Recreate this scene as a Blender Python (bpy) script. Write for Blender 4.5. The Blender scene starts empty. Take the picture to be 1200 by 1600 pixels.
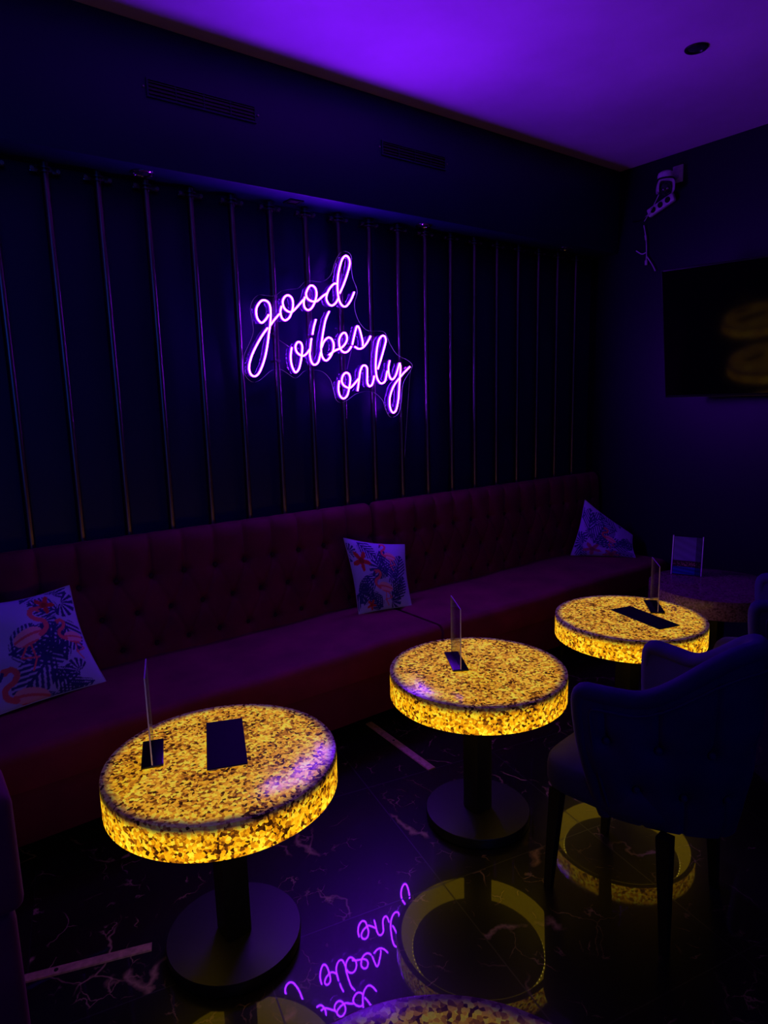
import bpy, bmesh, math, random
import numpy as np
from mathutils import Vector, Matrix

random.seed(7)
scene = bpy.context.scene
COL = scene.collection
PI = math.pi
R = math.radians

# neon strokes and board outline, metres in the wall plane (x, z)
STROKES = {
    'g': [[(0.9886, 2.1106), (0.9682, 2.0837), (0.9446, 2.0686), (0.9234, 2.0888), (0.9183, 2.123), (0.9272, 2.1505), (0.9483, 2.1749), (0.9685, 2.1816), (0.9906, 2.1717), (1.0004, 2.1451), (0.9998, 2.1052), (0.9936, 2.06), (0.9842, 2.017), (0.9721, 1.9588), (0.9552, 1.8979), (0.9338, 1.8471), (0.9117, 1.8116), (0.8895, 1.799), (0.8694, 1.809), (0.8611, 1.8365), (0.8678, 1.8715), (0.8874, 1.9166), (0.9186, 1.9673), (0.9495, 2.0107), (0.9789, 2.0443)], [(0.9952, 2.0575), (1.0169, 2.0836), (1.0509, 2.118)]],
    'o1': [[(1.066, 2.158), (1.0573, 2.1284), (1.0644, 2.0986), (1.0826, 2.0874), (1.1059, 2.0997), (1.1223, 2.127), (1.133, 2.1581), (1.1336, 2.1911), (1.1227, 2.2096), (1.1046, 2.2153), (1.0851, 2.2039), (1.0737, 2.1796), (1.0792, 2.1523), (1.096, 2.1367), (1.1165, 2.1308), (1.133, 2.1368), (1.1634, 2.1641), (1.1987, 2.199)]],
    'o2': [[(1.2086, 2.214), (1.1997, 2.1827), (1.2057, 2.1574), (1.2268, 2.1473), (1.2492, 2.1611), (1.2695, 2.1924), (1.2813, 2.2294), (1.2778, 2.2601), (1.258, 2.2761), (1.2392, 2.27), (1.2206, 2.243), (1.2166, 2.2248), (1.2236, 2.2074), (1.2447, 2.1959), (1.2696, 2.195), (1.29, 2.2015), (1.3216, 2.226), (1.3511, 2.2438)]],
    'd': [[(1.419, 2.2974), (1.3984, 2.2968), (1.3731, 2.276), (1.3544, 2.2505), (1.3429, 2.2158), (1.3559, 2.188), (1.3798, 2.1805), (1.4051, 2.1975), (1.4195, 2.2192)], [(1.4297, 2.2463), (1.4545, 2.288), (1.4823, 2.3456), (1.5023, 2.3995), (1.5049, 2.4273), (1.4941, 2.4463), (1.4766, 2.45), (1.4551, 2.4284), (1.4356, 2.381), (1.4228, 2.3313), (1.4181, 2.276), (1.4214, 2.2303), (1.4351, 2.1943), (1.4576, 2.1796), (1.4812, 2.1892), (1.5084, 2.2239), (1.5296, 2.2628)]],
    'v': [[(1.1144, 1.95), (1.1056, 1.9007), (1.1103, 1.854), (1.1297, 1.8202), (1.1522, 1.8387), (1.1667, 1.8808), (1.1765, 1.9281), (1.1783, 1.9621), (1.1657, 1.9789), (1.1484, 1.9753), (1.1369, 1.9532), (1.1434, 1.9274), (1.1622, 1.9121), (1.1835, 1.9073), (1.2059, 1.9209), (1.2238, 1.9424)]],
    'i': [[(1.2713, 2.1014), (1.2553, 2.0589), (1.2459, 2.0202)], [(1.238, 2.0006), (1.2295, 1.9557), (1.2242, 1.9134), (1.2318, 1.8765), (1.2499, 1.8608), (1.2728, 1.8728), (1.2872, 1.9066), (1.2933, 1.9281)]],
    'b': [[(1.3583, 2.1481), (1.3351, 2.1073), (1.3185, 2.0537), (1.3057, 2.0002), (1.2973, 1.9575), (1.2991, 1.9149), (1.3121, 1.891), (1.3313, 1.8854), (1.3564, 1.9081), (1.3746, 1.9407), (1.3794, 1.973), (1.3684, 2.0002), (1.3465, 2.0086), (1.318, 1.9876), (1.2999, 1.9526)], [(1.3432, 1.9125), (1.38, 1.9362), (1.4261, 1.954)]],
    'e': [[(1.4232, 1.9525), (1.4283, 1.9541), (1.4556, 1.9771), (1.4707, 2.0082), (1.4593, 2.0375), (1.435, 2.0301), (1.4166, 1.9972), (1.4204, 1.9557), (1.4423, 1.933), (1.4712, 1.9365), (1.4979, 1.9652)]],
    's': [[(1.5039, 1.9737), (1.5203, 2.0264), (1.5363, 2.0715), (1.5462, 2.0782), (1.5576, 2.0628), (1.5683, 2.0281), (1.5767, 1.9931), (1.5758, 1.9693)], [(1.5179, 1.9658), (1.551, 1.9532), (1.5821, 1.9643), (1.6118, 1.9942), (1.6335, 2.0273)]],
    'o3': [[(1.4078, 1.7761), (1.4005, 1.7314), (1.4089, 1.6928), (1.4333, 1.6763), (1.4593, 1.6952), (1.4756, 1.7436), (1.4828, 1.7856), (1.4737, 1.8133), (1.4526, 1.819), (1.4323, 1.8016), (1.4248, 1.7728), (1.4379, 1.7491), (1.4689, 1.7359), (1.4914, 1.7416), (1.5389, 1.7855)]],
    'n': [[(1.5307, 1.7171), (1.5426, 1.7757), (1.5526, 1.8246), (1.5675, 1.854), (1.5865, 1.862), (1.6024, 1.8477), (1.6026, 1.8084), (1.6011, 1.7657), (1.6152, 1.7432), (1.6364, 1.7556), (1.6522, 1.802)]],
    'l': [[(1.6787, 1.8398), (1.7042, 1.8983), (1.7301, 1.965), (1.7432, 2.0049), (1.7355, 2.029), (1.7152, 2.0302), (1.6926, 2.0066), (1.6767, 1.957), (1.6681, 1.901), (1.6645, 1.8417), (1.6728, 1.7887), (1.6997, 1.7593), (1.73, 1.7719), (1.7425, 1.8122), (1.7491, 1.8323)]],
    'y': [[(1.7681, 1.8913), (1.7582, 1.8491), (1.7629, 1.8021), (1.784, 1.7819), (1.809, 1.8022), (1.8278, 1.8429), (1.8419, 1.8769), (1.8484, 1.8566), (1.8445, 1.8091), (1.8354, 1.734), (1.8273, 1.6656), (1.8097, 1.6041), (1.7853, 1.5862), (1.7642, 1.6122), (1.7604, 1.66), (1.7758, 1.7108), (1.8033, 1.7547), (1.8487, 1.7988), (1.8852, 1.8297), (1.9219, 1.8574)]],
}
BOARD = [(0.8972, 2.138), (0.9141, 2.1808), (0.9493, 2.2084), (0.9928, 2.2089), (1.042, 2.2107), (1.0784, 2.2364), (1.1245, 2.2485), (1.1815, 2.2597), (1.2252, 2.2963), (1.2678, 2.3033), (1.3324, 2.3051), (1.3889, 2.3429), (1.4198, 2.4127), (1.4556, 2.4655), (1.4956, 2.4787), (1.5291, 2.4597), (1.5289, 2.3962), (1.5359, 2.342), (1.5626, 2.2798), (1.5578, 2.247), (1.5421, 2.2042), (1.5493, 2.1488), (1.5791, 2.0941), (1.6318, 2.0585), (1.7178, 2.06), (1.7549, 2.0489), (1.7911, 1.9866), (1.8409, 1.9284), (1.919, 1.8977), (1.9558, 1.8698), (1.9443, 1.8392), (1.8822, 1.7578), (1.8663, 1.6561), (1.8446, 1.585), (1.8071, 1.5606), (1.7721, 1.5649), (1.7438, 1.6083), (1.7237, 1.659), (1.6686, 1.7046), (1.6073, 1.7153), (1.5343, 1.7016), (1.4737, 1.6688), (1.4263, 1.6535), (1.3927, 1.6752), (1.3781, 1.7321), (1.3633, 1.7792), (1.3204, 1.8211), (1.266, 1.8346), (1.201, 1.8296), (1.1569, 1.7978), (1.1304, 1.7932), (1.0852, 1.82), (1.0454, 1.8375), (0.9946, 1.8284), (0.9531, 1.7976), (0.9175, 1.7758), (0.8833, 1.7716), (0.8515, 1.7975), (0.8382, 1.8403), (0.8493, 1.9085), (0.8869, 1.9774), (0.9064, 2.0289), (0.9016, 2.0878)]


# ------------------------------------------------------------------ materials
class NT:
    def __init__(self, name):
        self.m = bpy.data.materials.new(name)
        self.m.use_nodes = True
        self.t = self.m.node_tree
        self.t.nodes.clear()
        self.out = self.n('ShaderNodeOutputMaterial')

    def n(self, typ, **kw):
        nd = self.t.nodes.new(typ)
        for k, v in kw.items():
            if k.startswith('i_'):
                nd.inputs[k[2:].replace('_', ' ')].default_value = v
            else:
                setattr(nd, k, v)
        return nd

    def l(self, a, b):
        self.t.links.new(a, b)

    def math(self, op, a, b=None, c=None, clamp=False):
        nd = self.n('ShaderNodeMath', operation=op, use_clamp=clamp)
        for i, v in enumerate((a, b, c)):
            if v is None:
                continue
            if isinstance(v, (int, float)):
                nd.inputs[i].default_value = v
            else:
                self.l(v, nd.inputs[i])
        return nd.outputs[0]

    def mix(self, fac, a, b, mode='MIX'):
        nd = self.n('ShaderNodeMix', data_type='RGBA', blend_type=mode)
        for idx, v in ((0, fac), (6, a), (7, b)):
            if isinstance(v, (int, float)):
                nd.inputs[idx].default_value = v
            elif isinstance(v, tuple):
                nd.inputs[idx].default_value = (*v, 1) if len(v) == 3 else v
            else:
                self.l(v, nd.inputs[idx])
        return nd.outputs[2]

    def ramp(self, fac, stops, interp='LINEAR'):
        nd = self.n('ShaderNodeValToRGB')
        cr = nd.color_ramp
        cr.interpolation = interp
        while len(cr.elements) < len(stops):
            cr.elements.new(0.5)
        for e, (p, c) in zip(cr.elements, stops):
            e.position = p
            e.color = (*c, 1) if isinstance(c, tuple) else (c, c, c, 1)
        self.l(fac, nd.inputs[0])
        return nd.outputs[0]

    def maprange(self, v, a, b, c, d):
        nd = self.n('ShaderNodeMapRange')
        self.l(v, nd.inputs[0])
        for i, x in enumerate((a, b, c, d)):
            nd.inputs[i + 1].default_value = x
        return nd.outputs[0]

    def coord(self, which='Object'):
        return self.n('ShaderNodeTexCoord').outputs[which]

    def noise(self, vec, scale, detail=3.0, rough=0.5, out='Fac'):
        nd = self.n('ShaderNodeTexNoise')
        nd.inputs['Scale'].default_value = scale
        nd.inputs['Detail'].default_value = detail
        nd.inputs['Roughness'].default_value = rough
        if vec is not None:
            self.l(vec, nd.inputs['Vector'])
        return nd.outputs[out]

    def pbr(self, **kw):
        b = self.n('ShaderNodeBsdfPrincipled')
        for k, v in kw.items():
            key = k.replace('_', ' ')
            if isinstance(v, (int, float)):
                b.inputs[key].default_value = v
            elif isinstance(v, tuple):
                b.inputs[key].default_value = (*v, 1) if len(v) == 3 else v
            else:
                self.l(v, b.inputs[key])
        self.l(b.outputs[0], self.out.inputs[0])
        return b

    def bump(self, b, height, strength=0.2, dist=0.002):
        nd = self.n('ShaderNodeBump')
        nd.inputs['Strength'].default_value = strength
        nd.inputs['Distance'].default_value = dist
        self.l(height, nd.inputs['Height'])
        self.l(nd.outputs[0], b.inputs['Normal'])


def plain(name, col, rough=0.5, metal=0.0, var=0.12, scale=40, **kw):
    t = NT(name)
    nz = t.noise(t.coord(), scale)
    k = t.maprange(nz, 0.3, 0.7, 1 - var, 1 + var)
    c = t.mix(1.0, col, k, 'MULTIPLY')
    t.pbr(Base_Color=c, Roughness=rough, Metallic=metal, **kw)
    return t.m


def velvet(name, col, sheen=0.35, tint=(1, 1, 1)):
    t = NT(name)
    co = t.coord()
    nz = t.noise(co, 6, 4)
    k = t.maprange(nz, 0.3, 0.7, 0.75, 1.2)
    c = t.mix(1.0, col, k, 'MULTIPLY')
    b = t.pbr(Base_Color=c, Roughness=0.75, Sheen_Weight=sheen, Sheen_Roughness=0.4,
              Sheen_Tint=tint, Specular_IOR_Level=0.25)
    t.bump(b, t.noise(co, 420, 2), 0.25, 0.0006)
    return t.m


def emit(name, col, strength=1.0):
    t = NT(name)
    e = t.n('ShaderNodeEmission')
    e.inputs[0].default_value = (*col, 1)
    e.inputs[1].default_value = strength
    t.l(e.outputs[0], t.out.inputs[0])
    return t.m


def clear_acrylic(name, gloss=0.08, tint=(0.97, 0.97, 0.98)):
    t = NT(name)
    tr = t.n('ShaderNodeBsdfTransparent')
    tr.inputs[0].default_value = (*tint, 1)
    gl = t.n('ShaderNodeBsdfGlossy')
    gl.inputs['Roughness'].default_value = 0.04
    fr = t.n('ShaderNodeFresnel')
    fr.inputs[0].default_value = 1.35
    f = t.math('ADD', t.math('MULTIPLY', fr.outputs[0], 0.7), gloss * 0.2)
    mx = t.n('ShaderNodeMixShader')
    t.l(f, mx.inputs[0])
    t.l(tr.outputs[0], mx.inputs[1])
    t.l(gl.outputs[0], mx.inputs[2])
    t.l(mx.outputs[0], t.out.inputs[0])
    return t.m


def terrazzo(name, power):
    """translucent resin with stone chips, lit from the chamber inside when power > 0"""
    t = NT(name)
    co = t.coord()
    oi = t.n('ShaderNodeObjectInfo')
    off = t.n('ShaderNodeVectorMath', operation='SCALE')
    off.inputs[0].default_value = (3.1, 5.7, 1.3)
    t.l(oi.outputs['Random'], off.inputs['Scale'])
    base = t.n('ShaderNodeVectorMath', operation='ADD')
    t.l(co, base.inputs[0]); t.l(off.outputs[0], base.inputs[1])
    nzc = t.noise(base.outputs[0], 60, 2, 0.5, 'Color')
    sub = t.n('ShaderNodeVectorMath', operation='SUBTRACT')
    t.l(nzc, sub.inputs[0]); sub.inputs[1].default_value = (0.5, 0.5, 0.5)
    scl = t.n('ShaderNodeVectorMath', operation='SCALE')
    t.l(sub.outputs[0], scl.inputs[0]); scl.inputs['Scale'].default_value = 0.012
    add = t.n('ShaderNodeVectorMath', operation='ADD')
    t.l(base.outputs[0], add.inputs[0]); t.l(scl.outputs[0], add.inputs[1])
    v1 = t.n('ShaderNodeTexVoronoi', feature='F1'); v1.inputs['Scale'].default_value = 115
    t.l(add.outputs[0], v1.inputs['Vector'])
    v2 = t.n('ShaderNodeTexVoronoi', feature='DISTANCE_TO_EDGE'); v2.inputs['Scale'].default_value = 115
    t.l(add.outputs[0], v2.inputs['Vector'])
    sep = t.n('ShaderNodeSeparateColor'); t.l(v1.outputs['Color'], sep.inputs[0])
    big = t.noise(base.outputs[0], 13, 3, 0.6)
    fac = t.math('ADD', sep.outputs[0], t.math('MULTIPLY', t.math('SUBTRACT', big, 0.5), 1.15))
    chip = t.ramp(fac, [(0.0, (0.04, 0.010, 0.001)), (0.13, (0.15, 0.04, 0.002)), (0.29, (0.42, 0.13, 0.002)),
                        (0.50, (0.85, 0.32, 0.003)), (0.74, (1.0, 0.49, 0.005)), (1.0, (1.0, 0.76, 0.03))])
    seam = t.maprange(v2.outputs['Distance'], 0.0, 0.10, 1.25, 0.95)
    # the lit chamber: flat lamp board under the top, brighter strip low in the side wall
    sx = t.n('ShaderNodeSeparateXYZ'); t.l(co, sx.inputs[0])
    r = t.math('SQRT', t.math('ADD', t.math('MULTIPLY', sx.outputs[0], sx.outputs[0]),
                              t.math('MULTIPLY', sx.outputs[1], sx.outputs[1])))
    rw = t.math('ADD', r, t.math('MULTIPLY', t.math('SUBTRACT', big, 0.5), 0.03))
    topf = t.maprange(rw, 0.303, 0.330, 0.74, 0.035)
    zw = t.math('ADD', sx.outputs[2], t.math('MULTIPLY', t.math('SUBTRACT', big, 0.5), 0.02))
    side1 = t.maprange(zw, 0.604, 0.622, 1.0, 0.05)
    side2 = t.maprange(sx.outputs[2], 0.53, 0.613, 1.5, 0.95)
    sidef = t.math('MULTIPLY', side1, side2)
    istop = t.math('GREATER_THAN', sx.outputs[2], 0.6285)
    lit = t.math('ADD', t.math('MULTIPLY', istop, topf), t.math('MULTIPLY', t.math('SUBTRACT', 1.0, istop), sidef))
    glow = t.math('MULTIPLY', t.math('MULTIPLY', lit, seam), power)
    pale = t.ramp(fac, [(0.0, (0.04, 0.022, 0.02)), (0.2, (0.13, 0.07, 0.055)), (0.5, (0.32, 0.19, 0.17)), (1.0, (0.44, 0.31, 0.28))])
    if power < 0.5:
        pale = t.mix(0.65, pale, (0.10, 0.05, 0.055) if power == 0.0 else (0.20, 0.10, 0.12))
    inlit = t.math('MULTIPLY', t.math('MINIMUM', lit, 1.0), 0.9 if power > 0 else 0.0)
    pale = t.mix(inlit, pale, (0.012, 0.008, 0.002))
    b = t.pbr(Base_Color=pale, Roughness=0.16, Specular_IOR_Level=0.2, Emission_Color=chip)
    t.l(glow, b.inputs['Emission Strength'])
    return t.m


def marble():
    t = NT('black_marble_tiles')
    co = t.coord()
    mp = t.n('ShaderNodeMapping'); mp.inputs['Rotation'].default_value = (0, 0, R(12))
    t.l(co, mp.inputs['Vector'])
    sx = t.n('ShaderNodeSeparateXYZ'); t.l(mp.outputs[0], sx.inputs[0])

    def joint(v, o, size=0.65):
        f = t.math('FRACT', t.math('ADD', t.math('DIVIDE', t.math('SUBTRACT', v, o), size), 100.0))
        d = t.math('MINIMUM', f, t.math('SUBTRACT', 1.0, f))
        return t.math('LESS_THAN', d, 0.0022 / size)
    jx = joint(sx.outputs[0], 1.037, 0.645)
    jy = joint(sx.outputs[1], -1.545)
    jnt = t.math('MAXIMUM', jx, jy)
    # each tile shows another piece of stone
    tx = t.math('FLOOR', t.math('DIVIDE', t.math('SUBTRACT', sx.outputs[0], 1.037), 0.645))
    ty = t.math('FLOOR', t.math('DIVIDE', t.math('SUBTRACT', sx.outputs[1], -1.545), 0.65))
    cmb = t.n('ShaderNodeCombineXYZ')
    t.l(t.math('MULTIPLY', tx, 3.37), cmb.inputs[0]); t.l(t.math('MULTIPLY', ty, 5.91), cmb.inputs[1])
    t.l(t.math('ADD', t.math('MULTIPLY', tx, 1.7), t.math('MULTIPLY', ty, 0.9)), cmb.inputs[2])
    pos = t.n('ShaderNodeVectorMath', operation='ADD')
    t.l(mp.outputs[0], pos.inputs[0]); t.l(cmb.outputs[0], pos.inputs[1])
    P = pos.outputs[0]

    def warped(scale, amt):
        nc = t.noise(P, scale, 4, 0.55, 'Color')
        s = t.n('ShaderNodeVectorMath', operation='SUBTRACT'); t.l(nc, s.inputs[0]); s.inputs[1].default_value = (.5, .5, .5)
        k = t.n('ShaderNodeVectorMath', operation='SCALE'); t.l(s.outputs[0], k.inputs[0]); k.inputs['Scale'].default_value = amt
        a = t.n('ShaderNodeVectorMath', operation='ADD'); t.l(P, a.inputs[0]); t.l(k.outputs[0], a.inputs[1])
        return a.outputs[0]

    def veins(vec, scale, width):
        v = t.n('ShaderNodeTexVoronoi', feature='DISTANCE_TO_EDGE'); v.inputs['Scale'].default_value = scale
        t.l(vec, v.inputs['Vector'])
        return t.maprange(v.outputs['Distance'], 0.0, width, 1.0, 0.0)
    g1 = t.maprange(t.noise(P, 3.3, 3), 0.54, 0.66, 0, 1)
    g2 = t.maprange(t.noise(P, 5.0, 3), 0.57, 0.66, 0, 1)
    g3 = t.maprange(t.noise(P, 11.0, 2), 0.57, 0.68, 0, 1)
    g4 = t.maprange(t.noise(P, 2.1, 4), 0.59, 0.62, 0, 1)
    a = t.math('MULTIPLY', veins(warped(4, 0.22), 1.9, 0.010), g1)
    b = t.math('MULTIPLY', veins(warped(9, 0.10), 5.0, 0.013), g2)
    c = t.math('MULTIPLY', veins(warped(20, 0.05), 13, 0.03), t.math('MULTIPLY', g3, 0.9))
    d = t.math('MULTIPLY', veins(warped(7, 0.22), 1.4, 0.026), g4)
    vein = t.math('MINIMUM', t.math('ADD', t.math('ADD', a, t.math('MULTIPLY', b, 0.7)), t.math('ADD', c, d)), 1.0)
    cloud = t.ramp(t.noise(P, 2.0, 4), [(0.3, (0.004, 0.0035, 0.004)), (0.7, (0.012, 0.009, 0.009))])
    col = t.mix(vein, cloud, (0.34, 0.20, 0.15))
    col = t.mix(t.math('MULTIPLY', jnt, 0.9), col, (0.004, 0.003, 0.003))
    rough = t.math('ADD', t.math('MULTIPLY', jnt, 0.4), 0.02)
    bs = t.pbr(Base_Color=col, Roughness=0.32, IOR=1.3, Coat_Weight=1.0, Coat_Roughness=rough, Coat_IOR=1.36)
    t.bump(bs, t.noise(co, 9, 2), 0.02, 0.002)
    return t.m


def wall_paint(name, col):
    t = NT(name)
    co = t.coord()
    k = t.maprange(t.noise(co, 1.3, 4), 0.3, 0.7, 0.85, 1.15)
    c = t.mix(1.0, col, k, 'MULTIPLY')
    b = t.pbr(Base_Color=c, Roughness=0.45, Specular_IOR_Level=0.35)
    t.bump(b, t.noise(co, 180, 3), 0.08, 0.001)
    return t.m


def copper():
    t = NT('brushed_copper')
    co = t.coord()
    mp = t.n('ShaderNodeMapping'); mp.inputs['Scale'].default_value = (60, 60, 1.5)
    t.l(co, mp.inputs['Vector'])
    k = t.maprange(t.noise(mp.outputs[0], 4, 4), 0.3, 0.7, 0.75, 1.15)
    c = t.mix(1.0, (0.27, 0.18, 0.19), k, 'MULTIPLY')
    t.pbr(Base_Color=c, Roughness=0.32, Metallic=1.0)
    return t.m


def attr_cloth(name):
    t = NT(name)
    a = t.n('ShaderNodeAttribute'); a.attribute_name = 'print'
    b = t.pbr(Base_Color=a.outputs['Color'], Roughness=0.8, Sheen_Weight=0.1, Specular_IOR_Level=0.2)
    co = t.coord()
    t.bump(b, t.noise(co, 500, 2), 0.2, 0.0005)
    return t.m


M = {
    'navy': wall_paint('navy_wall_paint', (0.010, 0.011, 0.066)),
    'navy_shaded': wall_paint('shaded_navy_wall_paint', (0.006, 0.005, 0.017)),  # navy paint darkened to stand in for weaker light on the right wall
    'ceiling': wall_paint('violet_tinted_ceiling_paint', (0.86, 0.55, 0.92)),  # white paint tinted violet to strengthen the sign's light on the ceiling
    'marble': marble(),
    'plum': velvet('plum_velvet', (0.19, 0.010, 0.045), 0.10, (1, .5, .9)),
    'plum_base': velvet('dark_plum_base_cloth', (0.12, 0.004, 0.03), 0.0),
    'plum_dark': velvet('plum_button_velvet', (0.05, 0.004, 0.02), 0.0),
    'navyvelvet': velvet('navy_velvet', (0.032, 0.018, 0.15), 0.15, (.6, .5, 1)),
    'copper': copper(),
    'steel': plain('dull_steel', (0.45, 0.38, 0.36), 0.35, 1.0),
    'black': plain('black_powder_coat', (0.012, 0.011, 0.013), 0.38, 0.0),
    'blackwood': plain('black_stained_wood', (0.012, 0.009, 0.009), 0.35),
    'blackplastic': plain('black_plastic', (0.008, 0.008, 0.010), 0.3),
    'card': plain('black_card', (0.006, 0.006, 0.010), 0.65, Specular_IOR_Level=0.2),
    'white': plain('white_plastic', (0.75, 0.74, 0.76), 0.4),
    'chrome': plain('chrome', (0.8, 0.8, 0.82), 0.12, 1.0),
    'lens': plain('dark_glass_lens', (0.03, 0.03, 0.04), 0.08),
    'acrylic': clear_acrylic('clear_acrylic'),
    'edge': plain('acrylic_edge_painted_glow', (0.75, 0.70, 0.85), 0.35, 0, 0.05, 40, Emission_Color=(0.45, 0.15, 0.9), Emission_Strength=0.16),  # weak emission stands in for tube light piped to the board's rim
    'standedge': plain('polished_acrylic_edge', (0.8, 0.75, 0.85), 0.3),
    'tube_core': emit('violet_neon_diffuser', (0.18, 0.0085, 1.0), 110),
    'tube_body': emit('violet_silicone_jacket', (0.13, 0.004, 0.95), 1.3),
    'stone_lit': terrazzo('backlit_amber_terrazzo', 0.9),
    'stone_dim': terrazzo('dim_amber_terrazzo', 0.16),
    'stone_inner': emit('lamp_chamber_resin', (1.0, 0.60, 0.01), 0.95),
    'stone_off': terrazzo('unlit_terrazzo', 0.0),
    'led': emit('warm_led_chips', (1.0, 0.72, 0.08), 7),
    'cloth': attr_cloth('flamingo_print_cloth'),
    'screen': plain('black_screen_glass', (0.002, 0.002, 0.003), 0.07, 0, 0.0, IOR=1.34),
    'picture': attr_cloth('printed_insert'),
    'cable_white': plain('white_cable', (0.7, 0.68, 0.72), 0.4),
    'stripcopper': None,
}
M['stripcopper'] = plain('copper_strip_metal', (0.50, 0.26, 0.20), 0.5, 0.35, 0.25, 60)


# ------------------------------------------------------------------ mesh helpers
def link(name, bm, mats, parent=None, smooth=40, loc=None):
    me = bpy.data.meshes.new(name)
    bmesh.ops.recalc_face_normals(bm, faces=bm.faces)
    bm.to_mesh(me)
    bm.free()
    if not isinstance(mats, (list, tuple)):
        mats = [mats]
    for m in mats:
        me.materials.append(m)
    if smooth:
        for p in me.polygons:
            p.use_smooth = True
        me.set_sharp_from_angle(angle=R(smooth))
    o = bpy.data.objects.new(name, me)
    COL.objects.link(o)
    if parent is not None:
        o.parent = parent
    if loc:
        o.location = loc
    return o


def tag(o, label=None, cat=None, group=None, kind=None):
    if label: o['label'] = label
    if cat: o['category'] = cat
    if group: o['group'] = group
    if kind: o['kind'] = kind
    return o


def root(name, label, cat, loc=(0, 0, 0), rz=0.0, group=None):
    o = bpy.data.objects.new(name, None)
    o.empty_display_size = 0.1
    COL.objects.link(o)
    o.location = loc
    o.rotation_euler = (0, 0, rz)
    return tag(o, label, cat, group)


def copy_tree(o, parent=None):
    c = o.copy()
    COL.objects.link(c)
    if parent is not None:
        c.parent = parent
    for ch in [x for x in bpy.data.objects if x.parent == o]:
        copy_tree(ch, c)
    return c


def box(bm, c, s, bevel=0.0, seg=2, rot=None):
    r = bmesh.ops.create_cube(bm, size=1.0)
    vs = r['verts']
    bmesh.ops.scale(bm, vec=s, verts=vs)
    if bevel > 0:
        es = list({e for v in vs for e in v.link_edges})
        rb = bmesh.ops.bevel(bm, geom=es, offset=bevel, segments=seg, affect='EDGES', profile=0.5)
        vs = list({v for f in rb['faces'] for v in f.verts} | {v for v in vs if v.is_valid})
    if rot is not None:
        bmesh.ops.rotate(bm, cent=(0, 0, 0), matrix=rot, verts=vs)
    bmesh.ops.translate(bm, vec=c, verts=vs)
    return vs


def cyl(bm, c, r, h, seg=32, r2=None, axis='z', caps=True):
    res = bmesh.ops.create_cone(bm, cap_ends=caps, cap_tris=False, segments=seg, radius1=r, radius2=r if r2 is None else r2, depth=h)
    vs = res['verts']
    if axis == 'x':
        bmesh.ops.rotate(bm, cent=(0, 0, 0), matrix=Matrix.Rotation(PI / 2, 3, 'Y'), verts=vs)
    elif axis == 'y':
        bmesh.ops.rotate(bm, cent=(0, 0, 0), matrix=Matrix.Rotation(PI / 2, 3, 'X'), verts=vs)
    bmesh.ops.translate(bm, vec=c, verts=vs)
    return vs


def ball(bm, c, r, s=(1, 1, 1), seg=20):
    res = bmesh.ops.create_uvsphere(bm, u_segments=seg, v_segments=max(6, seg // 2), radius=r)
    bmesh.ops.scale(bm, vec=s, verts=res['verts'])
    bmesh.ops.translate(bm, vec=c, verts=res['verts'])
    return res['verts']


def lathe(bm, prof, seg=96, c=(0, 0, 0), close=True):
    """prof: closed loop of (r, z)"""
    rings = []
    for r, z in prof:
        rings.append([bm.verts.new((c[0] + r * math.cos(2 * PI * k / seg), c[1] + r * math.sin(2 * PI * k / seg), c[2] + z)) if r > 1e-6 else None
                      for k in range(seg)])
        if r <= 1e-6:
            v = bm.verts.new((c[0], c[1], c[2] + z))
            rings[-1] = [v] * seg
    n = len(rings)
    faces = []
    for i in range(n if close else n - 1):
        a, b = rings[i], rings[(i + 1) % n]
        for k in range(seg):
            q = [a[k], a[(k + 1) % seg], b[(k + 1) % seg], b[k]]
            u = []
            for v in q:
                if v not in u: u.append(v)
            if len(u) > 2:
                faces.append(bm.faces.new(u))
    return faces


def catmull(pts, step, closed=False):
    P = [Vector(p) for p in pts]
    n = len(P)
    out = []
    segs = n if closed else n - 1
    for i in range(segs):
        g = lambda k: P[k % n] if closed else P[max(0, min(n - 1, k))]
        p0, p1, p2, p3 = g(i - 1), g(i), g(i + 1), g(i + 2)
        m = max(1, int(round((p2 - p1).length / step)))
        for j in range(m):
            t = j / m
            out.append(0.5 * ((2 * p1) + (p2 - p0) * t + (2 * p0 - 5 * p1 + 4 * p2 - p3) * t * t + (3 * p1 - p0 - 3 * p2 + p3) * t ** 3))
    if not closed:
        out.append(P[-1])
    return out


def tube(bm, pts, r, seg=10, closed=False, rads=None):
    """round tube through points"""
    P = [Vector(p) for p in pts]
    n = len(P)
    up = Vector((0, 0, 1))
    rings = []
    prev = None
    for i, p in enumerate(P):
        if closed:
            d = (P[(i + 1) % n] - P[i - 1]).normalized()
        else:
            d = (P[min(n - 1, i + 1)] - P[max(0, i - 1)]).normalized()
        if prev is None:
            a = d.cross(up)
            if a.length < 1e-3: a = d.cross(Vector((1, 0, 0)))
        else:
            a = prev - d * prev.dot(d)
        a.normalize()
        prev = a
        b = d.cross(a)
        rr = rads[i] if rads else r
        rings.append([bm.verts.new(p + (a * math.cos(2 * PI * k / seg) + b * math.sin(2 * PI * k / seg)) * rr) for k in range(seg)])
    for i in range(n if closed else n - 1):
        A, B = rings[i], rings[(i + 1) % n]
        for k in range(seg):
            bm.faces.new((A[k], A[(k + 1) % seg], B[(k + 1) % seg], B[k]))
    if not closed:
        bm.faces.new(rings[0][::-1]); bm.faces.new(rings[-1])


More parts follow.
